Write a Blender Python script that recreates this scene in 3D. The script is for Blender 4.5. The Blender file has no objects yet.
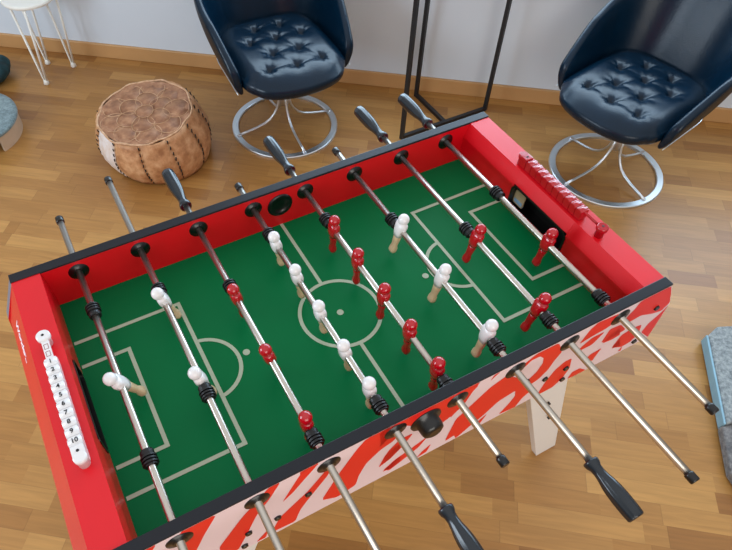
import bpy, bmesh, math, random
from mathutils import Vector, Matrix
C = bpy.data.collections.new('foosball_room'); bpy.context.scene.collection.children.link(C)
PI = math.pi
random.seed(7)
F = 0.72                      # height of the playing field above the floor
# camera pose, lights and the outlines of the printed stripes (x, z on the near panel)
CAMR=[[0.8830453, -0.4691166, 0.0126724], [-0.3695991, -0.7118504, -0.5972148], [0.2891842, 0.522684, -0.8019812]]
CAMC=[-0.45167, -0.750342, 1.208516]
CAMF=609.947
CAMP=(327.353,303.911)
FELTPTS={'main': [(1.423, -0.31), (1.484, -0.298), (2.034, -0.548), (1.787, -0.695), (1.187, -0.595)], 'strip': [(1.4168, -0.3049), (1.423, -0.31), (1.187, -0.595), (1.1808, -0.5899)], 'second': [(1.178, -0.589), (1.187, -0.595), (1.787, -0.695), (1.767, -1.071), (1.017, -0.971), (1.067, -0.721)]}
WORLD=.66
WINP=110
LEFTP=60
BACKP=45
EXPO=0.03

STRIPES=[[[-0.522,0.127],[-0.45,0.129],[-0.484,0.053],[-0.515,-0.021],[-0.539,0.002]],[[-0.582,0.13],[-0.561,0.13],[-0.583,0.084],[-0.593,0.103]],[[-0.326,0.128],[-0.351,0.127],[-0.371,0.091],[-0.41,0.044],[-0.468,-0.053],[-0.471,-0.074],[-0.438,-0.133],[-0.41,-0.061],[-0.383,0.015],[-0.352,0.066]],[[-0.245,0.13],[-0.276,0.131],[-0.29,0.101],[-0.328,0.013],[-0.304,0.037],[-0.279,0.074]],[[-0.224,0.078],[-0.248,0.04],[-0.273,0.001],[-0.296,-0.022],[-0.337,-0.065],[-0.357,-0.121],[-0.353,-0.133],[-0.304,-0.139],[-0.291,-0.084],[-0.273,-0.047],[-0.224,0.04]],[[-0.364,-0.097],[-0.397,-0.142],[-0.375,-0.143]],[[-0.286,0.129],[-0.286,0.107],[-0.267,0.129],[-0.244,0.132],[-0.266,0.136]],[[-0.073,0.136],[-0.145,0.132],[-0.163,0.094],[-0.201,0.012],[-0.24,-0.093],[-0.201,-0.125],[-0.155,-0.108],[-0.15,-0.059],[-0.135,-0.008],[-0.104,0.027],[-0.076,0.039],[-0.061,0.061]],[[-0.054,0.004],[-0.071,-0.001],[-0.088,-0.019],[-0.1,-0.073],[-0.08,-0.062],[-0.05,-0.024]],[[-0.044,-0.072],[-0.062,-0.083],[-0.086,-0.117],[-0.057,-0.119],[-0.039,-0.108]],[[-0.114,0.125],[-0.107,0.044],[-0.094,0.061],[-0.058,0.097],[-0.009,0.042],[0.046,-0.005],[0.075,0.013],[0.101,0.039],[0.113,0.091],[0.124,0.108],[0.095,0.132],[-0.009,0.129]],[[-0.024,0.027],[-0.057,0.03],[-0.083,-0.005],[-0.096,-0.066],[-0.073,-0.057],[-0.046,-0.02]],[[0.024,-0.037],[-0.017,-0.06],[-0.055,-0.078],[-0.084,-0.107],[-0.066,-0.129],[-0.031,-0.105],[0.006,-0.076]],[[0.043,-0.098],[0.021,-0.118],[0.01,-0.142],[0.037,-0.135]],[[0.148,0.026],[0.118,0.002],[0.095,-0.021],[0.086,-0.13],[0.121,-0.119],[0.145,-0.109],[0.174,-0.072]],[[0.125,0.13],[0.047,0.132],[0.074,0.004],[0.092,0.031],[0.103,0.07],[0.119,0.104]],[[0.176,0.124],[0.161,0.12],[0.155,0.099]],[[0.2,-0.091],[0.178,-0.111],[0.189,-0.134]],[[0.511,0.112],[0.443,0.122],[0.428,0.104],[0.419,0.051],[0.459,0.06],[0.496,0.064],[0.527,0.083]],[[0.499,0.049],[0.458,0.05],[0.435,0.025],[0.437,0.009],[0.478,0.008]],[[0.537,-0.049],[0.502,-0.053],[0.494,-0.07],[0.533,-0.107],[0.533,-0.083]],[[0.56,0.022],[0.538,0.012],[0.523,-0.02],[0.558,-0.027],[0.583,-0.023]],[[0.596,-0.046],[0.588,-0.074],[0.592,-0.092],[0.625,-0.1]],[[0.664,0.125],[0.57,0.121],[0.567,0.093],[0.558,0.075],[0.554,0.046],[0.587,0.031],[0.62,0.035],[0.671,0.009],[0.71,-0.003],[0.729,0.024],[0.693,0.088]],[[0.735,0.007],[0.712,-0.024],[0.693,-0.046],[0.689,-0.085],[0.756,-0.16],[0.762,-0.142],[0.748,-0.082],[0.747,-0.007]],[[0.661,-0.031],[0.627,-0.022],[0.591,-0.031],[0.589,-0.086],[0.637,-0.117],[0.667,-0.113],[0.678,-0.084]],[[0.642,-0.117],[0.635,-0.135],[0.649,-0.144]],[[0.515,0.047],[0.516,-0.013],[0.557,-0.014],[0.592,-0.005],[0.552,0.041]],[[0.104,-0.011],[0.136,0.027],[0.166,0.063],[0.204,0.083],[0.262,0.023],[0.299,-0.036],[0.328,-0.092],[0.311,-0.109],[0.304,-0.136],[0.301,-0.149],[0.247,-0.141],[0.266,-0.102],[0.275,-0.071],[0.265,-0.035],[0.219,-0.048],[0.187,-0.089],[0.157,-0.114],[0.133,-0.139],[0.122,-0.157],[0.101,-0.093]],[[0.242,0.094],[0.271,0.119],[0.333,0.118],[0.365,0.06],[0.355,0.029],[0.351,-0.007],[0.335,-0.036],[0.312,-0.047],[0.29,-0.011],[0.309,0.014],[0.314,0.049],[0.306,0.077],[0.289,0.097],[0.265,0.098],[0.253,0.08]],[[0.369,-0.151],[0.371,-0.089],[0.382,-0.037],[0.403,-0.013],[0.426,-0.014],[0.445,-0.075],[0.44,-0.121],[0.42,-0.154],[0.395,-0.152]],[[0.467,-0.145],[0.47,-0.113],[0.495,-0.114],[0.531,-0.155],[0.519,-0.166],[0.489,-0.158]]]
# ------------------------------------------------------------------ materials
def nodes(name):
    m = bpy.data.materials.new(name); m.use_nodes = True
    nt = m.node_tree; b = nt.nodes['Principled BSDF']
    return m, nt, b
def rgb(r, g, b):
    f = lambda c: ((c/255+0.055)/1.055)**2.4 if c > 10 else c/255/12.92
    return (f(r), f(g), f(b), 1)
def mat(name, col, rough=.5, metal=0, coat=0, noise=0, nscale=30, bump=0, bscale=200, spec=.5, sheen=0):
    m, nt, b = nodes(name)
    b.inputs['Base Color'].default_value = col
    b.inputs['Roughness'].default_value = rough
    b.inputs['Metallic'].default_value = metal
    b.inputs['Coat Weight'].default_value = coat
    b.inputs['Coat Roughness'].default_value = .14 if rough < .34 else .32
    b.inputs['Specular IOR Level'].default_value = spec
    b.inputs['Sheen Weight'].default_value = sheen
    tc = nt.nodes.new('ShaderNodeTexCoord')
    if noise:
        n = nt.nodes.new('ShaderNodeTexNoise'); n.inputs['Scale'].default_value = nscale; n.inputs['Detail'].default_value = 4
        nt.links.new(tc.outputs['Object'], n.inputs['Vector'])
        r = nt.nodes.new('ShaderNodeValToRGB')
        r.color_ramp.elements[0].position = .3; r.color_ramp.elements[1].position = .7
        r.color_ramp.elements[0].color = tuple(c*(1-noise) for c in col[:3])+(1,)
        r.color_ramp.elements[1].color = tuple(min(1, c*(1+noise)) for c in col[:3])+(1,)
        nt.links.new(n.outputs['Fac'], r.inputs['Fac']); nt.links.new(r.outputs['Color'], b.inputs['Base Color'])
    if bump:
        n2 = nt.nodes.new('ShaderNodeTexNoise'); n2.inputs['Scale'].default_value = bscale; n2.inputs['Detail'].default_value = 3
        nt.links.new(tc.outputs['Object'], n2.inputs['Vector'])
        bp = nt.nodes.new('ShaderNodeBump'); bp.inputs['Strength'].default_value = bump; bp.inputs['Distance'].default_value = .002
        nt.links.new(n2.outputs['Fac'], bp.inputs['Height']); nt.links.new(bp.outputs['Normal'], b.inputs['Normal'])
    return m
M = {}
M['red'] = mat('red_laminate', rgb(224, 6, 26), .4, spec=.3, coat=.45, noise=.05, nscale=6, bump=.05, bscale=600)
M['redplastic'] = mat('red_plastic', rgb(184, 2, 24), .16, coat=.6)
M['redmark'] = mat('red_print', rgb(243, 38, 28), .4)
M['blush'] = mat('blush_white_print', rgb(246, 222, 228), .4)
M['whiteplastic'] = mat('white_plastic', rgb(240, 236, 236), .25, coat=.4)
M['beigeplastic'] = mat('beige_plastic', rgb(226, 200, 160), .4)
M['white'] = mat('white_laminate', rgb(236, 232, 228), .4, noise=.02, nscale=5)
M['blackrim'] = mat('black_rim', rgb(22, 24, 32), .38, spec=.35, noise=.05, nscale=40)
M['edgegrey'] = mat('grey_edge_band', rgb(120, 118, 130), .5)
M['black'] = mat('black_plastic', rgb(9, 9, 11), .3, coat=.2)
M['blacksoft'] = mat('black_rubber', rgb(12, 13, 16), .4)
M['handle'] = mat('dark_handle_plastic', rgb(12, 24, 34), .25, coat=.3)
M['chrome'] = mat('steel_rod', rgb(208, 200, 190), .3, 1)
M['alu'] = mat('polished_aluminium', rgb(222, 228, 234), .33, 1)
M['field'] = mat('green_field', rgb(0, 112, 62), .42, spec=.12, noise=.05, nscale=3)
M['line'] = mat('pale_field_line', rgb(176, 190, 164), .4)
M['leather'] = mat('dark_teal_leather', rgb(2, 28, 46), .27, spec=.3, coat=.05, noise=.12, nscale=14, bump=.35, bscale=160)
M['shellout'] = mat('charcoal_vinyl', rgb(22, 25, 28), .5, bump=.3, bscale=220)
M['blackmetal'] = mat('black_metal', rgb(22, 23, 26), .45, noise=.1)
M['wall'] = mat('white_wall_paint', rgb(214, 224, 234), .8, noise=.02, nscale=2, bump=.1, bscale=300)
M['base'] = mat('oak_baseboard', rgb(196, 150, 98), .42, noise=.08, nscale=4)
M['framewhite'] = mat('white_window_frame', rgb(238, 238, 238), .4)
M['ink'] = mat('black_ink', rgb(30, 30, 34), .6)
M['brownink'] = mat('brown_ink', rgb(150, 70, 70), .6)
M['whiteink'] = mat('pale_script_ink', rgb(255, 236, 245), .5)
M['palewood'] = mat('pale_beige_board', rgb(196, 172, 146), .6, noise=.06, nscale=20)
M['teal'] = mat('dark_teal_cloth', rgb(14, 58, 66), .8, noise=.5, nscale=25, bump=.6, bscale=60)
M['whitemetal'] = mat('white_metal', rgb(238, 236, 228), .4)
M['tan'] = mat('tan_plastic', rgb(205, 178, 140), .4)
M['paleblue'] = mat('pale_blue_plastic', rgb(150, 190, 225), .4)

def felt(name, c1, c2, scale):
    m, nt, b = nodes(name)
    tc = nt.nodes.new('ShaderNodeTexCoord'); n = nt.nodes.new('ShaderNodeTexNoise'); n.inputs['Scale'].default_value = scale; n.inputs['Detail'].default_value = 6; n.inputs['Roughness'].default_value = .75
    nt.links.new(tc.outputs['Object'], n.inputs['Vector'])
    r = nt.nodes.new('ShaderNodeValToRGB'); r.color_ramp.elements[0].position = .38; r.color_ramp.elements[1].position = .66
    r.color_ramp.elements[0].color = c1; r.color_ramp.elements[1].color = c2
    nt.links.new(n.outputs['Fac'], r.inputs['Fac']); nt.links.new(r.outputs['Color'], b.inputs['Base Color'])
    b.inputs['Roughness'].default_value = .95; b.inputs['Sheen Weight'].default_value = .3
    bp = nt.nodes.new('ShaderNodeBump'); bp.inputs['Strength'].default_value = .5; bp.inputs['Distance'].default_value = .003
    nt.links.new(n.outputs['Fac'], bp.inputs['Height']); nt.links.new(bp.outputs['Normal'], b.inputs['Normal'])
    return m
M['felt'] = felt('blue_grey_felt', rgb(88, 108, 114), rgb(140, 160, 164), 55)
M['feltgrey'] = felt('grey_felt', rgb(104, 112, 116), rgb(165, 172, 172), 60)
M['feltdark'] = felt('dark_grey_felt', rgb(82, 82, 84), rgb(135, 132, 130), 60)
M['feltlit'] = mat('window_lit_felt_edge', rgb(140, 180, 198), .8, noise=.05, nscale=30)  # window light on the grey cushion's side, put into the colour as pale blue

def leather(name, a, b_, c, scale, rough=.55):
    m, nt, b = nodes(name)
    tc = nt.nodes.new('ShaderNodeTexCoord'); n = nt.nodes.new('ShaderNodeTexNoise'); n.inputs['Scale'].default_value = scale; n.inputs['Detail'].default_value = 7; n.inputs['Roughness'].default_value = .62
    nt.links.new(tc.outputs['Object'], n.inputs['Vector'])
    r = nt.nodes.new('ShaderNodeValToRGB'); e = r.color_ramp.elements
    e[0].position = .3; e[0].color = a; e[1].position = .7; e[1].color = c
    k = e.new(.5); k.color = b_
    nt.links.new(n.outputs['Fac'], r.inputs['Fac']); nt.links.new(r.outputs['Color'], b.inputs['Base Color'])
    b.inputs['Roughness'].default_value = rough
    bp = nt.nodes.new('ShaderNodeBump'); bp.inputs['Strength'].default_value = .6; bp.inputs['Distance'].default_value = .004
    nt.links.new(n.outputs['Fac'], bp.inputs['Height']); nt.links.new(bp.outputs['Normal'], b.inputs['Normal'])
    return m
M['tanleather'] = leather('tan_leather', rgb(158, 104, 64), rgb(198, 144, 98), rgb(222, 176, 132), 22)
M['brownleather'] = leather('worn_brown_leather', rgb(124, 80, 54), rgb(156, 108, 76), rgb(186, 138, 102), 26)
M['paleleather'] = leather('pale_leather', rgb(214, 190, 168), rgb(226, 212, 204), rgb(238, 232, 232), 20, .4)
M['seamleather'] = leather('pale_leather_edge', rgb(170, 124, 86), rgb(204, 160, 122), rgb(226, 190, 156), 40)

def parquet():
    m, nt, b = nodes('oak_parquet')
    N = nt.nodes.new; L = nt.links.new
    tc = N('ShaderNodeTexCoord'); mp = N('ShaderNodeMapping'); mp.inputs['Rotation'].default_value = (0, 0, PLANK)
    L(tc.outputs['Object'], mp.inputs['Vector'])
    sp = N('ShaderNodeSeparateXYZ'); L(mp.outputs['Vector'], sp.inputs[0])
    def ma(op, a, b_=None, c=None):
        n = N('ShaderNodeMath'); n.operation = op
        for i, v in enumerate((a, b_, c)):
            if v is None: continue
            if isinstance(v, (int, float)): n.inputs[i].default_value = v
            else: L(v, n.inputs[i])
        return n.outputs[0]
    W_, LEN = .068, .46
    rowf = ma('DIVIDE', sp.outputs['Y'], W_); row = ma('FLOOR', rowf); fy = ma('SUBTRACT', rowf, row)
    wn = N('ShaderNodeTexWhiteNoise'); wn.noise_dimensions = '1D'; L(row, wn.inputs['W'])
    xs = ma('ADD', ma('DIVIDE', sp.outputs['X'], LEN), ma('MULTIPLY', wn.outputs['Value'], 17.3))
    blk = ma('FLOOR', xs); fx = ma('SUBTRACT', xs, blk)
    cb = N('ShaderNodeCombineXYZ'); L(row, cb.inputs[0]); L(blk, cb.inputs[1])
    w2 = N('ShaderNodeTexWhiteNoise'); w2.noise_dimensions = '3D'; L(cb.outputs[0], w2.inputs['Vector'])
    # second, occasional cut inside a strip gives uneven lengths
    cut = ma('GREATER_THAN', fx, ma('ADD', ma('MULTIPLY', w2.outputs['Value'], .5), .4))
    cb2 = N('ShaderNodeCombineXYZ'); L(row, cb2.inputs[0]); L(blk, cb2.inputs[1]); L(cut, cb2.inputs[2])
    w3 = N('ShaderNodeTexWhiteNoise'); w3.noise_dimensions = '3D'; L(cb2.outputs[0], w3.inputs['Vector'])
    cr = N('ShaderNodeValToRGB'); e = cr.color_ramp.elements
    e[0].position = 0; e[0].color = rgb(142, 94, 46); e[1].position = 1; e[1].color = rgb(182, 134, 74)
    k = e.new(.15); k.color = rgb(158, 110, 56)
    k = e.new(.75); k.color = rgb(171, 123, 66)
    L(w3.outputs['Value'], cr.inputs['Fac'])
    # grain: stretched noise moved by the block's own random number
    mg = N('ShaderNodeCombineXYZ'); L(ma('MULTIPLY', sp.outputs['X'], 3.0), mg.inputs[0]); L(ma('MULTIPLY', sp.outputs['Y'], 38.0), mg.inputs[1]); L(ma('MULTIPLY', w3.outputs['Value'], 50.0), mg.inputs[2])
    g = N('ShaderNodeTexNoise'); g.inputs['Scale'].default_value = 1.6; g.inputs['Detail'].default_value = 5; g.inputs['Distortion'].default_value = .9
    L(mg.outputs[0], g.inputs['Vector'])
    gr = N('ShaderNodeMapRange'); gr.inputs['From Min'].default_value = .3; gr.inputs['From Max'].default_value = .7; gr.inputs['To Min'].default_value = .86; gr.inputs['To Max'].default_value = 1.1
    L(g.outputs['Fac'], gr.inputs['Value'])
    # thin joints
    jy = ma('LESS_THAN', ma('MINIMUM', fy, ma('SUBTRACT', 1.0, fy)), .012)
    jx = ma('LESS_THAN', ma('MINIMUM', fx, ma('SUBTRACT', 1.0, fx)), .0028)
    j = ma('MAXIMUM', jy, jx)
    dark = ma('SUBTRACT', 1.0, ma('MULTIPLY', j, .2))
    mul = ma('MULTIPLY', gr.outputs[0], dark)
    mx = N('ShaderNodeMixRGB'); mx.blend_type = 'MULTIPLY'; mx.inputs['Fac'].default_value = 1
    L(cr.outputs['Color'], mx.inputs[1])
    cc = N('ShaderNodeCombineXYZ'); L(mul, cc.inputs[0]); L(mul, cc.inputs[1]); L(mul, cc.inputs[2]); L(cc.outputs[0], mx.inputs[2])
    L(mx.outputs['Color'], b.inputs['Base Color'])
    b.inputs['Roughness'].default_value = .36
    b.inputs['Specular IOR Level'].default_value = .45
    return m

# ------------------------------------------------------------------ mesh helpers
def T(x, y, z): return Matrix.Translation((x, y, z))
def bx(bm, x0, x1, y0, y1, z0, z1, mi=0, bev=0):
    r = bmesh.ops.create_cube(bm, size=1, matrix=T((x0+x1)/2, (y0+y1)/2, (z0+z1)/2) @ Matrix.Diagonal((abs(x1-x0), abs(y1-y0), abs(z1-z0), 1)))
    vs = r['verts']; fs = {f for v in vs for f in v.link_faces}
    for f in fs: f.material_index = mi
    if bev:
        es = {e for v in vs for e in v.link_edges}
        o = bmesh.ops.bevel(bm, geom=list(es), offset=bev, segments=2, profile=.7, affect='EDGES')
        for f in o['faces']: f.material_index = mi
def align(a, b):
    a = Vector(a); b = Vector(b); d = b-a
    return T(*a) @ d.to_track_quat('Z', 'X').to_matrix().to_4x4(), d.length
def lathe(bm, prof, m=Matrix(), seg=20, mi=0, smooth=True, faceted=None):
    """prof: list of (radius, height); faceted(angle index, h) may scale the radius"""
    rings = []
    for j, (r, h) in enumerate(prof):
        ring = []
        for i in range(seg):
            a = 2*PI*i/seg; k = faceted(i, j) if faceted else 1
            ring.append(bm.verts.new(m @ Vector((r*k*math.cos(a), r*k*math.sin(a), h))))
        rings.append(ring)
    for a, b in zip(rings, rings[1:]):
        for i in range(seg):
            f = bm.faces.new((a[i], a[(i+1) % seg], b[(i+1) % seg], b[i])); f.smooth = smooth; f.material_index = mi
    for ring, rev in ((rings[0], True), (rings[-1], False)):
        f = bm.faces.new(list(reversed(ring)) if rev else ring); f.material_index = mi
def cyl(bm, a, b, r, r2=None, seg=16, mi=0):
    m, L = align(a, b); lathe(bm, [(r, 0), (r if r2 is None else r2, L)], m, seg, mi)
def tube(bm, pts, r, seg=10, mi=0, closed=False):
    P = [Vector(p) for p in pts]; n = len(P); rings = []; up = None
    for i in range(n):
        if closed: d = P[(i+1) % n]-P[i-1]
        else: d = P[min(i+1, n-1)]-P[max(i-1, 0)]
        d.normalize()
        if up is None: up = d.orthogonal().normalized()
        up = (up-d*up.dot(d)).normalized(); s = d.cross(up)
        rr = r[i] if isinstance(r, (list, tuple)) else r
        rings.append([bm.verts.new(P[i]+(up*math.cos(2*PI*k/seg)+s*math.sin(2*PI*k/seg))*rr) for k in range(seg)])
    for i in range(n if closed else n-1):
        a = rings[i]; b = rings[(i+1) % n]
        for k in range(seg):
            f = bm.faces.new((a[k], a[(k+1) % seg], b[(k+1) % seg], b[k])); f.smooth = True; f.material_index = mi
    if not closed:
        f = bm.faces.new(list(reversed(rings[0]))); f.material_index = mi; f = bm.faces.new(rings[-1]); f.material_index = mi
def ball(bm, c, rx, ry=None, rz=None, mi=0, u=16, v=12):
    ry = ry or rx; rz = rz or rx
    r = bmesh.ops.create_uvsphere(bm, u_segments=u, v_segments=v, radius=1, matrix=T(*c) @ Matrix.Diagonal((rx, ry, rz, 1)))
    for f in {f for w in r['verts'] for f in w.link_faces}: f.smooth = True; f.material_index = mi
def prism_y(bm, prof, y0, y1, mi=0, side_mi=None):
    """prof: (x, z) outline extruded along y"""
    a = [bm.verts.new((x, y0, z)) for x, z in prof]; b = [bm.verts.new((x, y1, z)) for x, z in prof]
    n = len(prof); out = []
    for i in range(n):
        f = bm.faces.new((a[i], a[(i+1) % n], b[(i+1) % n], b[i])); f.material_index = mi if side_mi is None else side_mi(i); out.append(f)
    f1 = bm.faces.new(list(reversed(a))); f2 = bm.faces.new(b); f1.material_index = f2.material_index = mi
    return out, f1, f2
def prism_z(bm, prof, z0, z1, mi=0):
    a = [bm.verts.new((x, y, z0)) for x, y in prof]; b = [bm.verts.new((x, y, z1)) for x, y in prof]; n = len(prof)
    for i in range(n): bm.faces.new((a[i], a[(i+1) % n], b[(i+1) % n], b[i])).material_index = mi
    bm.faces.new(list(reversed(a))).material_index = mi; bm.faces.new(b).material_index = mi
def obj(name, bm, mats, parent=None, loc=None, rot=None, bevel=0, subsurf=0, kind=None, recalc=True):
    if recalc: bmesh.ops.recalc_face_normals(bm, faces=bm.faces)
    me = bpy.data.meshes.new(name); bm.to_mesh(me); bm.free()
    for k in ([mats] if isinstance(mats, str) else mats): me.materials.append(M[k])
    o = bpy.data.objects.new(name, me); C.objects.link(o)
    if parent: o.parent = parent
    if loc: o.location = loc
    if rot: o.rotation_euler = rot
    if bevel:
        b = o.modifiers.new('bevel', 'BEVEL'); b.width = bevel; b.segments = 2; b.limit_method = 'ANGLE'
    if subsurf:
        s = o.modifiers.new('subsurf', 'SUBSURF'); s.levels = s.render_levels = subsurf
    if kind: o['kind'] = kind
    return o
def thing(name, label, cat, loc=(0, 0, 0), rz=0, group=None):
    o = bpy.data.objects.new(name, None); C.objects.link(o); o.location = loc; o.rotation_euler = (0, 0, rz)
    o.empty_display_size = .1
    o['label'] = label; o['category'] = cat
    if group: o['group'] = group
    return o
def tag(o, label, cat, group=None):
    o['label'] = label; o['category'] = cat
    if group: o['group'] = group
    return o
def clone(o, parent):
    c = o.copy(); C.objects.link(c); c.parent = parent
    for ch in list(o.children): clone(ch, c)
    return c
def BM(): return bmesh.new()
# ------------------------------------------------------------------ the room
WP = Vector((1.9, 1.135, 0)); WD = Vector((.797, -.604, 0)).normalized(); WN = Vector((.604, .797, 0)).normalized()
WANG = math.atan2(WD.y, WD.x); PLANK = 0
M['floor'] = parquet()
bm = BM(); bx(bm, -5, 3.6, -5.5, .2, -.05, 0); obj('floor', bm, 'floor', loc=WP, rot=(0, 0, WANG), kind='structure')
# back wall, in its own frame: x along the wall, y away from the room; a window opening above the frame of the picture
def wallobj(name, bm, mats, **k): return obj(name, bm, mats, loc=WP, rot=(0, 0, WANG), kind='structure', **k)
wx0, wx1, wz0, wz1 = -1.9, 1.9, .62, 2.25
bm = BM()
bx(bm, -5, wx0, 0, .2, 0, 2.7); bx(bm, wx1, 3.6, 0, .2, 0, 2.7); bx(bm, wx0, wx1, 0, .2, 0, wz0); bx(bm, wx0, wx1, 0, .2, wz1, 2.7)
wallobj('wall_back', bm, 'wall')
bm = BM(); bx(bm, -5, 3.6, -.016, 0, 0, .078); wallobj('baseboard_back', bm, 'base', bevel=.003)
bm = BM()
for a, b in ((wx0, wx0+.05), (wx1-.05, wx1), (-.66, -.60), (.60, .66)): bx(bm, a, b, .08, .14, wz0, wz1)
bx(bm, wx0, wx1, .08, .14, wz0, wz0+.05); bx(bm, wx0, wx1, .08, .14, wz1-.05, wz1)
bx(bm, wx0-.04, wx1+.04, -.05, .1, wz0-.03, wz0)
wallobj('window_1', bm, 'framewhite', bevel=.003)

# ------------------------------------------------------------------ football table
XO, YO, YI = .667, .360, .336           # outer half length at the rim, outer and inner half width
table = thing('foosball_table', 'red and white football table with green pitch, eight steel rods and black rims', 'foosball table')
PROF = [(XO, .122), (.727, .016), (.752, -.15), (-.737, -.15), (-.715, .016), (-XO, .122)]
def side_panel(sgn, outer):
    y0, y1 = sorted((sgn*YI, sgn*YO))
    bm = BM(); pr = [(x, z+F) for x, z in PROF]
    fs, f1, f2 = prism_y(bm, pr, y0, y1)
    for f in fs: f.material_index = 1
    fout = f1 if sgn < 0 else f2; fout.material_index = 2 if outer else 0
    bmesh.ops.recalc_face_normals(bm, faces=bm.faces)
    if outer:                                              # the printed stripes lie in the panel's own outer face
        for si, P in enumerate(STRIPES):
            q = []
            for x, z in P:
                z = max(-.1495, min(.1215, z))
                lim = XO+(.122-z)*.566 if z > .016 else .727+(.016-z)*.15
                q.append((max(-lim+.001, min(lim-.001, x)), z))
            r = [q[0]]
            for p in q[1:]:
                if (p[0]-r[-1][0])**2+(p[1]-r[-1][1])**2 > 1e-6: r.append(p)
            if len(r) < 3: continue
            # rounded outline
            for _ in range(1):
                s = []
                for i in range(len(r)):
                    a, b = r[i], r[(i+1) % len(r)]
                    for t in (.1, .9): s.append((a[0]+(b[0]-a[0])*t, a[1]+(b[1]-a[1])*t))
                r = s
            vs = [bm.verts.new((x, sgn*(YO+.0003+.00015*(si % 3)), z+F)) for x, z in r]
            f = bm.faces.new(vs); f.material_index = 3; f.normal_update()
            if f.normal.y*sgn < 0: f.normal_flip()
            bmesh.ops.triangulate(bm, faces=[f], ngon_method='EAR_CLIP')
    o = obj('side_panel', bm, ['red', 'edgegrey', 'blush', 'redmark'], table, recalc=False)
    if outer: o['label'] = 'white panel with red flame stripes'
    bm = BM(); bx(bm, -XO-.001, XO+.001, y0-.0005, y1+.0005, F+.122, F+.128)
    obj('rim', bm, 'blackrim', o, bevel=.0015)
    # ball entry cup
    bm = BM(); s = sgn
    m = Matrix.Translation((0, s*YI, F+.072)) @ Matrix.Rotation(PI/2*s, 4, 'X')      # local z points inwards
    lathe(bm, [(.006, .001), (.022, .001), (.024, .004), (.034, .004), (.036, .001), (.036, 0), (.006, 0)], m, 28)
    m2 = Matrix.Translation((0, s*YO, F+.068)) @ Matrix.Rotation(-PI/2*s, 4, 'X')
    lathe(bm, [(.037, 0), (.036, .003), (.026, .004), (.0255, .024), (.023, .031), (.015, .035)], m2, 28)
    obj('ball_entry_cup', bm, 'black', o)
    return o
far = side_panel(1, False); near = side_panel(-1, True)
# end boards with a notch for the goal
XI = .592
def end_board(sg):
    XI = .600 if sg < 0 else .590; ex = .7115 if sg < 0 else .7265; e2 = ex+.0225
    full = [(.603, .125), (.666, .125), (ex, .014), (e2, -.148), (e2-.015, -.148), (ex-.014, .0), (.650, .0), (.650, -.012), (XI, -.012), (XI, .082)]
    low = [(XI, -.012), (XI, .012), (.640, .012), (.640, .089), (XI+.0005, .089), (.603, .125), (.666, .125), (ex, .014), (e2, -.148), (e2-.015, -.148), (ex-.014, .0), (.65, .0), (.65, -.012)]
    bm = BM(); gy = .104; cy = -.005*0
    for pr, a, b in ((full, -YI, -gy), (low, -gy, gy), (full, gy, YI)):
        p = [(sg*x, z+F) for x, z in pr]; prism_y(bm, p, a, b)
    # drop the coincident inner end faces
    bmesh.ops.remove_doubles(bm, verts=bm.verts, dist=1e-5)
    o = obj('end_board', bm, 'red', table)
    # goal: black rounded frame and box
    bm = BM(); hy, z0, z1, rr = .108, .010, .0885, .020
    def rrect(hy, z0, z1, rr, n=6):
        pts = []
        for cyy, cz, a0 in ((hy-rr, z1-rr, 0), (-hy+rr, z1-rr, PI/2), (-hy+rr, z0+rr, PI), (hy-rr, z0+rr, 3*PI/2)):
            for i in range(n+1):
                a = a0+PI/2*i/n; pts.append((cyy+rr*math.cos(a), cz+rr*math.sin(a)))
        return pts
    R1 = rrect(hy, z0, z1, rr); R2 = rrect(hy-.006, z0+.004, z1-.005, rr-.004)
    def ring(R, x): return [bm.verts.new((sg*x, y, z+F)) for y, z in R]
    a = ring(R1, XI+.003); b = ring(R1, XI-.002); c = ring(R2, XI-.002); d = ring(R2, XI+.044)
    n = len(a)
    for p, q in ((a, b), (b, c), (c, d)):
        for i in range(n): bm.faces.new((p[i], p[(i+1) % n], q[(i+1) % n], q[i]))
    bm.faces.new(d)
    g = obj('goal', bm, 'black', o); g['label'] = 'black rounded goal mouth'
    bm = BM(); ys = .082*sg
    R = [(.5*(p[0])*.38+ys, (p[1]-.05)*.62+.046) for p in R2]
    vs = [bm.verts.new((sg*(XI+.012), y, z+F)) for y, z in R]; wb = [bm.verts.new((sg*(XI+.016), y, z+F)) for y, z in R]
    for i in range(n): bm.faces.new((vs[i], vs[(i+1) % n], wb[(i+1) % n], wb[i]))
    bm.faces.new(vs); bm.faces.new(wb)
    for f in bm.faces:
        if f.calc_center_median().z-F < .03: f.material_index = 1
    y0_, y1_ = min(p[0] for p in R)+.004, max(p[0] for p in R)-.004
    bx(bm, sg*(XI+.0115), sg*(XI+.012), y0_, y1_, F+.028, F+.040, 1)
    gg = obj('ball_slot', bm, ['tan', 'paleblue'], g); gg['label'] = 'tan and pale blue slot'
    return o
eb_l = end_board(-1); eb_r = end_board(1)
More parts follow.
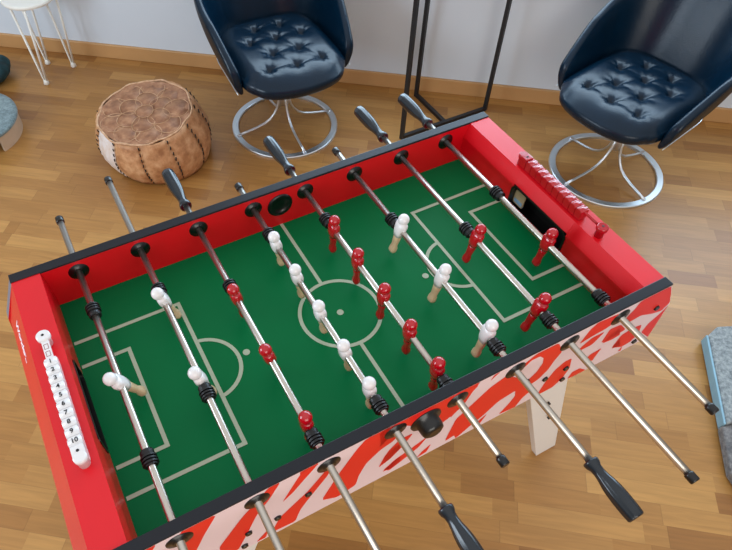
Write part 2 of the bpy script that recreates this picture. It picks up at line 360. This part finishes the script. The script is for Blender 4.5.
# pale handwriting on the sloping outside of the left end board
def text_mesh(name, cu, parent, mt):
    t = bpy.data.objects.new(name, cu); C.objects.link(t)
    bpy.context.view_layer.update()
    me = bpy.data.meshes.new_from_object(t.evaluated_get(bpy.context.evaluated_depsgraph_get()))
    bpy.data.objects.remove(t); bpy.data.curves.remove(cu)
    me.materials.clear(); me.materials.append(M[mt])
    for p in me.polygons: p.material_index = 0
    o = bpy.data.objects.new(name, me); C.objects.link(o); o.parent = parent
    return o
cu = bpy.data.curves.new('script_text', 'FONT'); cu.body = 'Wonder...'; cu.size = .032; cu.shear = .5; cu.extrude = .0002; cu.offset = .0009; cu.space_character = .9
o = text_mesh('lettering', cu, eb_l, 'whiteink'); o['label'] = 'pale handwritten lettering'
sx, sz = (.711-.666), (.014-.125); L_ = math.hypot(sx, sz)
upv = Vector((-sx*-1/L_, 0, -sz/L_)); upv = Vector((sx/L_, 0, -sz/L_))      # up the slope on the left side
run = Vector((0, -1, 0)); nrm = run.cross(upv).normalized()
mid = Vector((-.6885, .275, F+.0695))
mm = Matrix((run, upv, nrm)).transposed().to_4x4(); mm.translation = mid+nrm*.0008-upv*.010
o.matrix_local = mm
# playing field with printed lines
bm = BM(); bx(bm, -.65, .65, -YI, YI, F-.012, F)
zl = F+.0006; lw = .0046
def up():
    global zl
    zl += .00004
def seg(x0, y0, x1, y1):
    up()
    d = Vector((x1-x0, y1-y0)); d.normalize(); p = Vector((-d.y, d.x))*lw; e = d*lw
    q = [(x0+p.x-e.x, y0+p.y-e.y), (x1+p.x+e.x, y1+p.y+e.y), (x1-p.x+e.x, y1-p.y+e.y), (x0-p.x-e.x, y0-p.y-e.y)]
    bm.faces.new([bm.verts.new((x, y, zl)) for x, y in q]).material_index = 1
def arc(cx, cy, r, a0, a1, n=48):
    up()
    for i in range(n):
        a, b = a0+(a1-a0)*i/n, a0+(a1-a0)*(i+1)/n
        bm.faces.new([bm.verts.new((cx+q*math.cos(t), cy+q*math.sin(t), zl)) for q, t in ((r-lw, a), (r+lw, a), (r+lw, b), (r-lw, b))]).material_index = 1
def dot(cx, cy, r=.0085):
    up(); bm.faces.new([bm.verts.new((cx+r*math.cos(t*PI/12), cy+r*math.sin(t*PI/12), zl)) for t in range(24)]).material_index = 1
seg(0, -YI, 0, -.099); seg(0, .099, 0, YI); arc(0, 0, .099, 0, 2*PI, 64); dot(0, 0)
for s in (-1, 1):
    xo, yo, xi, yi = .3416*s, .206, .4874*s, .1348
    seg(XI*s, yo, xo, yo); seg(xo, yo, xo, -yo); seg(xo, -yo, XI*s, -yo)
    seg(XI*s, yi, xi, yi); seg(xi, yi, xi, -yi); seg(xi, -yi, XI*s, -yi)
    dot(.249*s, 0)
    cxx = .345*s; r_ = .0815; cx0 = .3505*s
    h = math.acos(min(1, (.3505-.3416)/r_))
    a0 = (PI if s > 0 else 0); arc(cx0, 0, r_, a0-h, a0+h, 24)
pf = obj('playing_field', bm, ['field', 'line'], table)
# apron floor under the pitch
bm = BM(); bx(bm, -.64, .64, -YI+.002, YI-.002, F-.10, F-.09); obj('bottom_board', bm, 'white', table)
# legs, splayed outwards
def leg(sx_, sy_):
    bm = BM(); rings = []
    for z, xa, xb, ya, yb in ((F-.11, .352, .490, .308, .334), (0, .566, .648, .350, .374)):
        rings.append([bm.verts.new((sx_*x, sy_*y, z)) for x, y in ((xa, ya), (xb, ya), (xb, yb), (xa, yb))])
    a, b = rings
    for i in range(4): bm.faces.new((a[i], a[(i+1) % 4], b[(i+1) % 4], b[i]))
    bm.faces.new(a); bm.faces.new(b)
    l = obj('leg', bm, 'white', table, bevel=.002); l['label'] = 'white splayed leg'
    if sy_ < 0:
        for x, z in ((.475, F-.30), (.505, F-.40)):
            y = -(.334+(F-.11-z)*.088)
            bm = BM(); cyl(bm, (sx_*x, y+.002, z), (sx_*x, y-.006, z), .004, seg=10)
            obj('screw', bm, 'black', l)
for sx_ in (-1, 1):
    for sy_ in (-1, 1): leg(sx_, sy_)
# bolts on the near panel (each its own part)
for x, z in ((.289, -.011), (.360, -.057), (.425, -.058), (.440, -.123), (.669, .035), (.684, -.122)):
    for s in (-1, 1):
        xx = x if s > 0 else -x+(.018 if x < .6 else 0)
        bm = BM(); cyl(bm, (s*0+xx, -YO+.001, F+z), (xx, -YO-.005, F+z), .0085, .007, seg=12); obj('bolt_cap', bm, 'black', near)
# goal counters
def counter(sg, colour):
    t = bpy.data.objects.new('score_counter', None); C.objects.link(t); t.parent = table
    t.location = (-.630, -.019, F+.125) if sg < 0 else (.622, -.012, F+.125); t.rotation_euler = (0, 0, 0 if sg < 0 else PI)
    bm = BM(); w = .013
    # end posts: a round head after the gap, a rounded tail after the tenth bead
    lathe(bm, [(.011, 0), (.011, .02), (.0145, .022), (.0145, .031), (.012, .033)], T(0, .153, 0), 20)
    a = obj('end_post', bm, colour, t)
    bm = BM()
    lathe(bm, [(.011, 0), (.011, .02), (.013, .022), (.013, .031), (.011, .033)], T(0, -.143, 0), 20)
    bx(bm, -.0125, .0125, -.143, -.1185, .002, .0325, bev=.003)
    a2 = obj('end_post', bm, colour, t)
    bm = BM(); cyl(bm, (0, .15, .025), (0, -.14, .025), .0035, seg=12); obj('counter_rod', bm, colour, a)
    bm = BM(); bx(bm, -.0075, .0075, .094, .143, .020, .029, bev=.002)
    if sg < 0:
        for yy in (.105, .124):
            for q in ((-.004, .004, yy-.0065, yy-.0055), (-.004, .004, yy+.0055, yy+.0065), (-.0045, -.0035, yy-.0065, yy+.0065), (.0035, .0045, yy-.0065, yy+.0065)): bx(bm, *q, .029, .0293, 1)
        obj('spacer_sleeve', bm, [colour, 'brownink'], a)
    else: bm.free()
    for i in range(10):
        y = .0835-.0212*i
        bm = BM()
        bx(bm, -w+.001, w-.001, y-.0104, y+.0104, .001, .030, bev=.003)
        cyl(bm, (-w, y, .022), (w, y, .022), .0098, seg=20)
        bd = obj('counter_bead', bm, colour, t)
        if sg < 0:
            cu = bpy.data.curves.new('digits', 'FONT'); cu.body = str(i+1); cu.size = .0135; cu.align_x = 'CENTER'; cu.align_y = 'CENTER'; cu.extrude = .0002; cu.offset = .0003
            n = text_mesh('number', cu, bd, 'ink')
            n.location = (0, y, .0322); n.rotation_euler = (0, 0, 0)
            n['label'] = 'black number %d' % (i+1)
    bm = BM(); cyl(bm, (0, .153, .033), (0, .153, .0335), .003, seg=12); obj('screw', bm, 'ink', a)
    bm = BM(); cyl(bm, (0, -.130, .0325), (0, -.130, .0333), .003, seg=12); obj('screw', bm, 'ink', a2)
    t['label'] = 'white bead counter numbered one to ten' if sg < 0 else 'red bead counter'
    return t
counter(-1, 'whiteplastic'); counter(1, 'redplastic')
# ---- rods
H = .0884
def player(colour):
    bm = BM(); feet = 1 if colour == 'whiteplastic' else 0
    ball(bm, (0, 0, .0325), .0145, .0145, .0152)
    lathe(bm, [(.0075, .018), (.0075, .026)], seg=14)
    # torso with shoulders, hips clamped round the rod
    rings = []
    for z, hx, hy in ((-.020, .010, .0115), (-.008, .0130, .0140), (0, .0140, .0150), (.008, .0135, .0160), (.015, .0125, .0175), (.021, .0108, .0165), (.0255, .0070, .0095)):
        rings.append((z, hx, hy))
    def loft(rings, mi, seg=16):
        R = []
        for z, hx, hy, *ox in rings:
            dx = ox[0] if ox else 0
            R.append([bm.verts.new((dx+hx*math.copysign(abs(math.cos(a))**.7, math.cos(a)), hy*math.copysign(abs(math.sin(a))**.7, math.sin(a)), z)) for a in [2*PI*i/seg for i in range(seg)]])
        for a, b in zip(R, R[1:]):
            for i in range(seg):
                f = bm.faces.new((a[i], a[(i+1) % seg], b[(i+1) % seg], b[i])); f.smooth = True; f.material_index = mi
        for r in (list(reversed(R[0])), R[-1]): bm.faces.new(r).material_index = mi
    loft(rings, 0)
    loft([(-.074, .0075, .0095), (-.069, .0095, .0108), (-.059, .0090, .0104), (-.052, .0065, .0085), (-.042, .0074, .0090), (-.030, .0084, .0098), (-.016, .0095, .0108)], feet)
    # arms hugging the torso
    for s in (-1, 1): ball(bm, (0, s*.0145, .009), .0052, .0045, .0100, 0, 10, 8)
    o = obj('player', bm, [colour, 'beigeplastic'])
    return o
def stopper():
    bm = BM(); m = Matrix.Rotation(-PI/2, 4, 'X')
    pr = [(.0095, -.018), (.0130, -.018)]
    for i in range(3):
        a = -.015+i*.0070; pr += [(.0130, a), (.0164, a+.001), (.0164, a+.0042), (.0130, a+.0054)]
    pr += [(.0138, .008), (.0142, .014), (.0128, .017), (.0092, .017)]
    lathe(bm, pr, m, 22, smooth=False)
    return obj('rubber_stopper', bm, 'blacksoft')
protoR, protoW, protoS = player('redplastic'), player('whiteplastic'), stopper()
used = set()
def inst(proto, parent, y, tilt=0, flip=False):
    o = proto if proto.name not in used else proto.copy()
    if proto.name in used: C.objects.link(o)
    used.add(proto.name)
    o.parent = parent; o.location = (0, y, 0); o.rotation_euler = (0, math.radians(-tilt if flip else tilt), PI if flip else 0)
    return o
RODS = [  # far end, near end, handle side, colour, players (y, tilt), stoppers y, which way the ridges look
    (.532, -.76, -1, 'w', [(-.004, -27)], [.204, -.189]),
    (.620, -.74, -1, 'w', [(.160, -16), (-.072, -14)], [.190, -.107]),
    (.572, -.66, 1, 'r', [(.092, -8), (-.088, -12), (-.266, -4)], [.124, -.299]),
    (.438, -.656, -1, 'w', [(.196, -8), (.080, -8), (-.038, -8), (-.154, -10), (-.258, -6)], [.232, -.295]),
    (.573, -.518, 1, 'r', [(.176, 2), (.056, 0), (-.064, 2), (-.176, 0), (-.284, -2)], [.213, -.319]),
    (.448, -.712, -1, 'w', [(.102, 12), (-.080, 12), (-.258, 10)], [.136, -.293]),
    (.577, -.712, 1, 'r', [(-.014, 12), (-.254, 14)], [.022, -.290]),
    (.571, -.628, 1, 'r', [(-.106, 8)], [.094, -.296]),
]
for k, (yf, yn, hs, col, pl, st) in enumerate(RODS):
    x = (k-3.5)*.15
    r = bpy.data.objects.new('player_rod', None); C.objects.link(r); r.parent = table; r.location = (x, 0, F+H); r.empty_display_size = .02
    r['label'] = 'steel rod with %s players' % ('red' if col == 'r' else 'white')
    rad = .0078
    bm = BM(); cyl(bm, (0, yn+.004, 0), (0, yf-.004, 0), rad, seg=24)
    obj('steel_bar', bm, 'chrome', r)
    hl = .148 if hs > 0 else .124
    # plain end cap
    ye, s = (yf, 1) if hs < 0 else (yn, -1)
    bm = BM(); m, L = align((0, ye-s*.017, 0), (0, ye+s*.002, 0)); lathe(bm, [(.0098, 0), (.0102, .003), (.0102, L-.002), (.0085, L)], m, 18); obj('end_cap', bm, 'black', r)
    ye, s = (yf, 1) if hs > 0 else (yn, -1)
    m, L = align((0, ye-s*hl, 0), (0, ye, 0)); bm = BM()
    pr = [(q_, h_*L/.150) for q_, h_ in ((.0095, 0), (.0150, 0), (.0160, .004), (.0150, .012), (.0118, .020), (.0112, .032), (.0125, .045), (.0152, .060), (.0172, .078), (.0180, .100), (.0178, .130), (.0168, .147), (.0140, .150))]
    lathe(bm, pr, m, 40, faceted=lambda i, j: (1-.075*(i % 5 == 0)) if 6 <= j <= 11 else 1)
    obj('handle', bm, 'handle', r)
    for y, t in pl: inst(protoR if col == 'r' else protoW, r, y, t, flip=(col == 'r'))
    for i, y in enumerate(st):
        q = inst(protoS, r, y); q.rotation_euler = (0, 0, PI if i == 0 else 0)
    # bearings in both side panels
    for s in (-1, 1):
        bm = BM()
        m, _ = align((x, s*(YI+.001), F+H), (x, s*(YI-1), F+H)); lathe(bm, [(.0245, 0), (.0240, .002), (.0150, .003), (.0142, .0045), (.0095, .0045)], m, 26)
        m, _ = align((x, s*(YO-.001), F+H), (x, s*(YO+1), F+H)); lathe(bm, [(.0262, 0), (.0256, .0025), (.0150, .0035), (.0140, .006), (.0100, .006)], m, 26)
        obj('rod_bearing', bm, 'black', far if s > 0 else near)

# ------------------------------------------------------------------ swivel lounge chairs
def swivel_chair(name, label, loc, face, spoke_rot, off):
    """face: world angle the seat looks towards; off: seat centre relative to the column, in the chair's frame"""
    t = thing(name, label, 'chair', loc, face+PI/2, None)       # local -y is forward
    bm = BM()
    n = 72; R0, R1 = .232, .263
    rings = [[bm.verts.new((r*math.cos(2*PI*i/n), r*math.sin(2*PI*i/n), z)) for i in range(n)] for r, z in ((R1, .0), (R1, .010), (R1-.003, .013), (R0+.003, .013), (R0, .010), (R0, 0))]
    for a, b in zip(rings, rings[1:]+rings[:1]):
        for i in range(n): bm.faces.new((a[i], a[(i+1) % n], b[(i+1) % n], b[i]))
    obj('ring_base', bm, 'alu', t)
    for k in range(4):
        a = spoke_rot-(face+PI/2)+k*PI/2; ca, sa = math.cos(a), math.sin(a); bm = BM()
        prof = [(.243, .016), (.20, .022), (.15, .031), (.105, .043), (.075, .060), (.052, .085), (.036, .115), (.027, .150), (.022, .20)]
        tube(bm, [(r*ca, r*sa, z) for r, z in prof], .0062, 10)
        ball(bm, (.243*ca, .243*sa, .016), .009, .009, .005, 0, 10, 6)
        obj('spoke', bm, 'alu', t)
    bm = BM(); lathe(bm, [(.017, .125), (.028, .14), (.030, .20), (.026, .235), (.019, .25), (.019, .322), (.09, .325), (.09, .335)], seg=24)
    obj('column', bm, 'alu', t)
    ox, oy = off
    hw, hd = .242, .262
    # seat cushion: a puffed slab with rounded corners, button dimples on top
    bm = BM(); NU, NV = 80, 80; buttons = [(-.125, -.195), (0, -.205), (.125, -.195), (-.0625, -.085), (.0625, -.085), (-.125, .03), (0, .03), (.125, .03), (-.0625, .135), (.0625, .135)]
    def edge(u, v, s):
        # square (-1..1) to rounded outline, front (v=-1) bulging
        x = u*hw*(1-.06*v*v*0); y = v*hd
        rr = .55
        l = (abs(u)**5+abs(v)**5)**.2
        m_ = max(abs(u), abs(v), 1e-6)
        x *= (m_/l if l > 0 else 1)**1; y *= (m_/l if l > 0 else 1)
        if v < 0: y -= .062*(-v)**2*(1-u*u)
        return ox+x*s, oy+y*s
    def top(u, v, x, y):
        e = max(abs(u), abs(v)); h = .448-.045*max(0, e-.72)**2/.078-.012*max(0, v)
        for bxx, byy in buttons:
            d = math.hypot(x-ox-bxx, y-oy-byy); h -= .020*math.exp(-(d/.016)**2)+.012*math.exp(-(d/.045)**2)+.0025*math.exp(-(d/.04)**2)*math.cos(7*math.atan2(y-oy-byy, x-ox-bxx))
            # tufting creases running from the buttons
        for (ax, ay) in buttons:
            for (cx_, cy_) in buttons:
                if (ax, ay) < (cx_, cy_) and math.hypot(ax-cx_, ay-cy_) < .15:
                    L2 = (cx_-ax)**2+(cy_-ay)**2; tt = max(0, min(1, ((x-ox-ax)*(cx_-ax)+(y-oy-ay)*(cy_-ay))/L2))
                    dd = math.hypot(x-ox-ax-tt*(cx_-ax), y-oy-ay-tt*(cy_-ay)); h -= .0018*math.exp(-(dd/.010)**2)
        return h
    G = []
    for j in range(NV+1):
        row = []
        for i in range(NU+1):
            u = -1+2*i/NU; v = -1+2*j/NV; x, y = edge(u, v, 1); row.append(bm.verts.new((x, y, top(u, v, x, y))))
        G.append(row)
    for j in range(NV):
        for i in range(NU):
            f = bm.faces.new((G[j][i], G[j][i+1], G[j+1][i+1], G[j+1][i])); f.smooth = True
    per = [G[0][i] for i in range(NU)]+[G[j][NU] for j in range(NV)]+[G[NV][i] for i in range(NU, 0, -1)]+[G[j][0] for j in range(NV, 0, -1)]
    prev = per
    for s, z in ((1.02, .398), (1.026, .382), (1.014, .364), (.98, .352), (.90, .347)):
        cur = []
        for w in per: cur.append(bm.verts.new((ox+(w.co.x-ox)*s, oy+(w.co.y-oy)*s, z)))
        for i in range(len(per)):
            f = bm.faces.new((prev[i], prev[(i+1) % len(per)], cur[(i+1) % len(per)], cur[i])); f.smooth = True
        prev = cur
    bm.faces.new(prev)
    se = obj('seat_cushion', bm, 'leather', t)
    for bxx, byy in buttons:
        bm = BM(); ball(bm, (ox+bxx, oy+byy, .416), .008, .008, .004, 0, 10, 6); obj('button', bm, 'leather', se)
    # wrap-round shell: arms rising to the back
    path = []; yb = hd-.055; xa = hw-.010; rc = .16
    for i in range(9): path.append((-xa, -.185+(yb-rc+.185)*i/8))
    for i in range(1, 8):
        a = PI-PI/2*i/8; path.append((-xa+rc+rc*math.cos(a), yb-rc+rc*math.sin(a)))
    for i in range(7): path.append((-xa+rc+(2*xa-2*rc)*i/6, yb))
    path += [(-x, y) for x, y in reversed(path[:16])]
    S = []; n = len(path)
    for i, (x, y) in enumerate(path):
        p0 = Vector(path[max(0, i-1)]); p1 = Vector(path[min(n-1, i+1)]); d = (p1-p0).normalized(); out = Vector((-d.y, d.x))   # outward
        q = (y+.215)/(yb+.215)                                   # 0 at the front of the arm, 1 at the back
        zt = .400+.20*min(1, q/.5)**.75+.20*max(0, (q-.5)/.5)**1.6
        zb = .330+.03*q
        fl = .006+.085*max(0, (zt-.40)/.4)                           # flare outwards with height
        sl = .0 if q > .1 else 0
        P = Vector((ox+x, oy+y)); th = .046
        def pt(o_, z, b=0): 
            v = P+out*o_; return (v.x, v.y+b, z)
        back = .04*q*q
        S.append([pt(.004, zb), pt(.006+fl*.5, (zb+zt)/2, back*.4), pt(fl, zt-.012, back), pt(fl+th*.5, zt, back), pt(fl+th, zt-.014, back), pt(fl*.6+th, (zb+zt)/2, back*.4), pt(.012+th*.6, zb+.02), pt(.010+th*.3, zb-.004)])
    for j, mi, nm, mt in ((0, 0, 'arm_and_back_shell', ['leather', 'shellout']),):
        bm = BM(); R = [[bm.verts.new(p) for p in s] for s in S]
        for a, b in zip(R, R[1:]):
            for i in range(8):
                f = bm.faces.new((a[i], a[(i+1) % 8], b[(i+1) % 8], b[i])); f.smooth = True; f.material_index = 1 if i in (4, 5, 6) else 0
        bm.faces.new(R[0]); bm.faces.new(list(reversed(R[-1])))
        sh = obj(nm, bm, mt, t, subsurf=2)
    bm = BM(); tube(bm, [(s[6][0], s[6][1], s[6][2]-.004) for s in S], .0025, 8); obj('metal_piping', bm, 'alu', sh)
    return t
FACE1, FACE2 = math.radians(190), math.radians(268)
swivel_chair('swivel_chair', 'dark leather swivel armchair with button-tufted seat, standing behind the red bead counter', (1.787, .60, 0), FACE1, 0, (-.035, .03))
swivel_chair('swivel_chair', 'dark leather swivel armchair on a ring base, standing beside the brown leather pouf', (.581, 1.595, 0), FACE2, math.radians(-3), (0, .03))

# ------------------------------------------------------------------ black metal stand by the wall
st = thing('metal_stand', 'thin black three-legged metal stand in front of the white wall', 'stand', (1.306, 1.33, 0))
def bar(bm, a, b, w=.011):
    m, L = align(a, b); r = bmesh.ops.create_cube(bm, size=1, matrix=m @ T(0, 0, L/2) @ Matrix.Diagonal((w*1.6, w*1.6, L, 1)))
feet = [(1.05-1.306, 1.24-1.33), (1.557-1.306, 1.239-1.33), (1.305-1.306, 1.503-1.33)]
for x, y in feet:
    bm = BM(); bar(bm, (x, y, 0), (x-.008, y+.02, .86)); obj('leg', bm, 'blackmetal', st)
bm = BM(); bar(bm, (feet[0][0], feet[0][1], .009), (feet[1][0], feet[1][1], .009)); obj('rail', bm, 'blackmetal', st)
bm = BM(); bar(bm, (feet[2][0], feet[2][1], .009), (0, feet[0][1], .009)); obj('rail', bm, 'blackmetal', st)
bm = BM(); prism_z(bm, [(-.29, -.10), (.28, -.10), (.0, .23)], .86, .875); obj('shelf', bm, 'blackmetal', st, bevel=.003)

# ------------------------------------------------------------------ leather pouf
pc = Vector((-.032, 1.675, 0))
pf_ = thing('leather_pouf', 'round brown leather pouf with laced side panels standing on the parquet floor', 'pouf', pc)
NP = 11
def pouf_r(a, z):
    t = z/.25
    base = .225+.035*math.sin(PI*min(1, t*1.05))-.012*t
    k = (a/(2*PI)*NP) % 1
    return base*(1+.018*math.sin(PI*k)**.6-.006)+.004*math.sin(3*a+1)
def tilt(p):      # the top leans a little to one side
    x, y, z = p; t = z/.25
    return (x-.036*t, y-.015*t, z*(1+.10*x/.25*1+.05*y/.25))
n = NP*10
for k in range(NP):
    bm = BM(); G = []
    for j in range(11):
        z = .004+.246*j/10
        row = []
        for i in range(11):
            a = 2*PI*(k+i/10)/NP+.25; r = pouf_r(a-.25, z)+.003*math.sin(31*a+9*z*10)*math.sin(40*z); row.append(bm.verts.new(tilt((r*math.cos(a), r*math.sin(a), z))))
        G.append(row)
    for j in range(10):
        for i in range(10): bm.faces.new((G[j][i], G[j][i+1], G[j+1][i+1], G[j+1][i])).smooth = True
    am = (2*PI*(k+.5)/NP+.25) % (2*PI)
    pale = abs(am-math.radians(205)) < math.radians(17)  # the panel on this side gets a paler leather
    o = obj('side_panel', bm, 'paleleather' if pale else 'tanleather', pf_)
    if pale: o['label'] = 'pale leather panel'
    so = o.modifiers.new('solid', 'SOLIDIFY'); so.thickness = .006; so.offset = -1
    # dark lacing along one edge of the panel
    bm = BM()
    for j in range(9):
        z = .022+.026*j; a = 2*PI*k/NP+.25; r = pouf_r(a-.25, z)+.004
        da = .014 if j % 2 else .008
        p = tilt((r*math.cos(a-da), r*math.sin(a-da), z)); q = tilt((r*math.cos(a+da*.4), r*math.sin(a+da*.4), z+.017))
        tube(bm, [p, q], .0026, 6)
    obj('lacing', bm, 'black', o)
bm = BM(); prism_z(bm, [(.2*math.cos(2*PI*i/40), .2*math.sin(2*PI*i/40)) for i in range(40)], 0, .006); obj('underside', bm, 'tanleather', pf_)
# top cover: sunken disc with overlapping petals and a raised seam
bm = BM(); rings = []
for rr, dz in ((0, -.012), (.04, -.012), (.08, -.010), (.12, -.006), (.16, -.002), (.19, .002), (.205, .001)):
    if rr == 0: rings.append([bm.verts.new(tilt((0, 0, .25+dz)))]); continue
    rings.append([bm.verts.new(tilt(((rr+.004*math.sin(5*2*PI*i/60))*math.cos(2*PI*i/60), (rr+.004*math.sin(5*2*PI*i/60))*math.sin(2*PI*i/60), .25+dz+.0015*math.sin(i*1.7)))) for i in range(60)])
for i in range(60): bm.faces.new((rings[0][0], rings[1][i], rings[1][(i+1) % 60])).smooth = True
for a, b in zip(rings[1:], rings[2:]):
    for i in range(60): bm.faces.new((a[i], b[i], b[(i+1) % 60], a[(i+1) % 60])).smooth = True
top = obj('top_cover', bm, 'brownleather', pf_)
def petal(cx, cy, r, z, a):
    bm = BM(); ring = []; N_ = 28
    c = bm.verts.new(tilt((cx, cy, z+.0015)))
    for i in range(N_):
        t = 2*PI*i/N_
        ex = r*(1+.04*math.sin(3*t+cx*90)); ring.append((cx+ex*math.cos(t), cy+ex*math.sin(t), z))
    vs = [bm.verts.new(tilt(p)) for p in ring]; lo = [bm.verts.new(tilt((p[0], p[1], p[2]-.004))) for p in ring]
    for i in range(N_):
        bm.faces.new((c, vs[i], vs[(i+1) % N_])).smooth = True; bm.faces.new((vs[i], lo[i], lo[(i+1) % N_], vs[(i+1) % N_]))
    tube(bm, [tilt((p[0], p[1], p[2]+.0005)) for p in ring], .0014, 5, 1, True)
    obj('petal_patch', bm, ['brownleather', 'seamleather'], top)
for k in range(9):
    a = 2*PI*k/9+.3; petal(.142*math.cos(a), .142*math.sin(a), .058, .2485+.0004*k, a)
for k in range(6):
    a = 2*PI*k/6+.1; petal(.078*math.cos(a), .078*math.sin(a), .050, .2505+.0004*k, a)
petal(0, 0, .040, .2540, 0)
bm = BM(); tube(bm, [tilt(((.208+.004*math.sin(9*2*PI*i/80))*math.cos(2*PI*i/80), (.208+.004*math.sin(9*2*PI*i/80))*math.sin(2*PI*i/80),   .251+.002*math.sin(i*1.3))) for i in range(80)], .0045, 8, 0, True)
obj('top_seam', bm, 'seamleather', pf_)

# ------------------------------------------------------------------ round felt stool at the left, felt cushion at the right
rs = thing('round_felt_stool', 'low round stool with speckled blue grey felt top and beige side', 'stool', (-.80, 2.215, 0))
bm = BM(); lathe(bm, [(.215, .075), (.222, .079), (.225, .085), (.225, .093), (.220, .098), (.2, .100)], seg=64); obj('felt_top', bm, 'felt', rs)
bm = BM(); a0, a1, N_ = math.radians(-62), math.radians(215), 50
A = [[bm.verts.new((r*math.cos(a0+(a1-a0)*i/N_), r*math.sin(a0+(a1-a0)*i/N_), z)) for i in range(N_+1)] for r, z in ((.218, 0), (.218, .0755), (.205, .0755), (.205, 0))]
for a, b in zip(A, A[1:]+A[:1]):
    for i in range(N_): bm.faces.new((a[i], a[i+1], b[i+1], b[i]))
for i in (0, N_): bm.faces.new([r[i] for r in A])
obj('curved_side', bm, 'palewood', rs)

cz = .052
fc = thing('felt_floor_cushion', 'speckled grey felt floor cushion with window light painted on its edge, at the right of the table', 'cushion', (0, 0, 0))
FCP = FELTPTS
bm = BM(); prism_z(bm, FCP['main'], .004, cz); obj('cushion_pad', bm, 'feltgrey', fc, bevel=.008)
bm = BM(); prism_z(bm, FCP['strip'], .006, cz-.004); obj('lit_edge', bm, 'feltlit', fc, bevel=.003)  # side of the pad, coloured as the window lights it
bm = BM(); prism_z(bm, FCP['second'], .004, cz-.012); o = obj('cushion_pad', bm, 'feltdark', fc, bevel=.008); o['label'] = 'darker grey felt pad'

# ------------------------------------------------------------------ far left corner: hairpin leg side table and a teal floor cushion
sd = thing('side_table', 'small round white side table on three thin hairpin legs, beyond the round felt stool', 'table', (-.398, 2.488, 0), WANG)
for x, y in ((0, 0), (-.075, .18), (.075, .18)):
    bm = BM(); sx_ = .02
    tube(bm, [(x-.035, y, .40), (x-.006, y, .022), (x+.006, y, .022), (x+.035, y+.0, .40)], .006, 8)
    lathe(bm, [(.012, 0), (.015, .004), (.012, .020), (.007, .026)], T(x, y, 0), 14)
    obj('hairpin_leg', bm, 'whitemetal', sd)
bm = BM(); lathe(bm, [(.125, .40), (.13, .405), (.13, .415), (.125, .42)], T(0, .12, 0), 40); obj('tabletop', bm, 'whitemetal', sd, bevel=.004)
bm = BM(); ball(bm, (0, 0, .06), .13, .12, .06, u=32, v=20)
for v in bm.verts: v.co += Vector((.006*math.sin(v.co.y*60), .006*math.sin(v.co.x*70), .005*math.sin(v.co.x*50+v.co.y*40)*(v.co.z > .02))); v.co.z = max(0, v.co.z)
o = obj('teal_cushion', bm, 'teal', loc=(-.66, 2.66, 0)); tag(o, 'crumpled dark teal cushion on the floor beyond the round felt stool', 'cushion')

# ------------------------------------------------------------------ light
w = bpy.data.worlds.new('World'); bpy.context.scene.world = w; w.use_nodes = True
nt = w.node_tree; bg = nt.nodes['Background']
tc = nt.nodes.new('ShaderNodeTexCoord'); sp = nt.nodes.new('ShaderNodeSeparateXYZ'); nt.links.new(tc.outputs['Generated'], sp.inputs[0])
cr = nt.nodes.new('ShaderNodeValToRGB'); e = cr.color_ramp.elements
e[0].position = .35; e[0].color = (.30, .27, .24, 1); e[1].position = .92; e[1].color = (1.3, 1.3, 1.3, 1)
k = e.new(.56); k.color = (.42, .42, .42, 1)
mr = nt.nodes.new('ShaderNodeMapRange'); mr.inputs['From Min'].default_value = -1; nt.links.new(sp.outputs['Z'], mr.inputs['Value']); nt.links.new(mr.outputs[0], cr.inputs['Fac'])
nt.links.new(cr.outputs['Color'], bg.inputs['Color']); bg.inputs['Strength'].default_value = WORLD
def area(name, loc, direction, sx_, sy_, power, col):
    l = bpy.data.lights.new(name, 'AREA'); l.shape = 'RECTANGLE'; l.size = sx_; l.size_y = sy_; l.energy = power; l.color = col
    o = bpy.data.objects.new(name, l); C.objects.link(o); o.location = loc
    o.rotation_euler = Vector(direction).to_track_quat('-Z', 'Y').to_euler(); return o
wc = WP+WD*((wx0+wx1)/2)+WN*.17
area('window_daylight', (wc.x, wc.y, (wz0+wz1)/2), -WN, wx1-wx0, wz1-wz0, WINP, (.58, .80, 1.0))
area('left_window_daylight', (-3.2, .9, 1.5), (1, .1, -.25), 1.6, 1.3, LEFTP, (.74, .87, 1.0))
area('room_daylight', (-.6, -3.4, 1.7), (.1, 1, -.3), 2.4, 1.6, BACKP, (1.0, .95, .88))

# ------------------------------------------------------------------ camera
cam = bpy.data.cameras.new('camera'); co = bpy.data.objects.new('camera', cam); C.objects.link(co)
R = CAMR
mw = Matrix((R[0], [-v for v in R[1]], [-v for v in R[2]])).transposed().to_4x4()
mw.translation = Vector(CAMC)+Vector((0, 0, F)); co.matrix_world = mw
cam.sensor_width = 36; cam.sensor_fit = 'HORIZONTAL'; cam.lens = CAMF*36/732
cam.shift_x = (366-CAMP[0])/732; cam.shift_y = (CAMP[1]-275)/732; cam.clip_start = .05
sc = bpy.context.scene; sc.camera = co
sc.view_settings.view_transform = 'Standard'; sc.view_settings.look = 'None'; sc.view_settings.gamma = 1; sc.view_settings.exposure = EXPO
sc.view_settings.use_curve_mapping = False

# turn the whole place so that the back wall runs along the x axis
turn = Matrix.Rotation(-WANG, 4, 'Z')
bpy.context.view_layer.update()
for o in list(bpy.data.objects):
    if o.parent is None: o.matrix_world = turn @ o.matrix_world
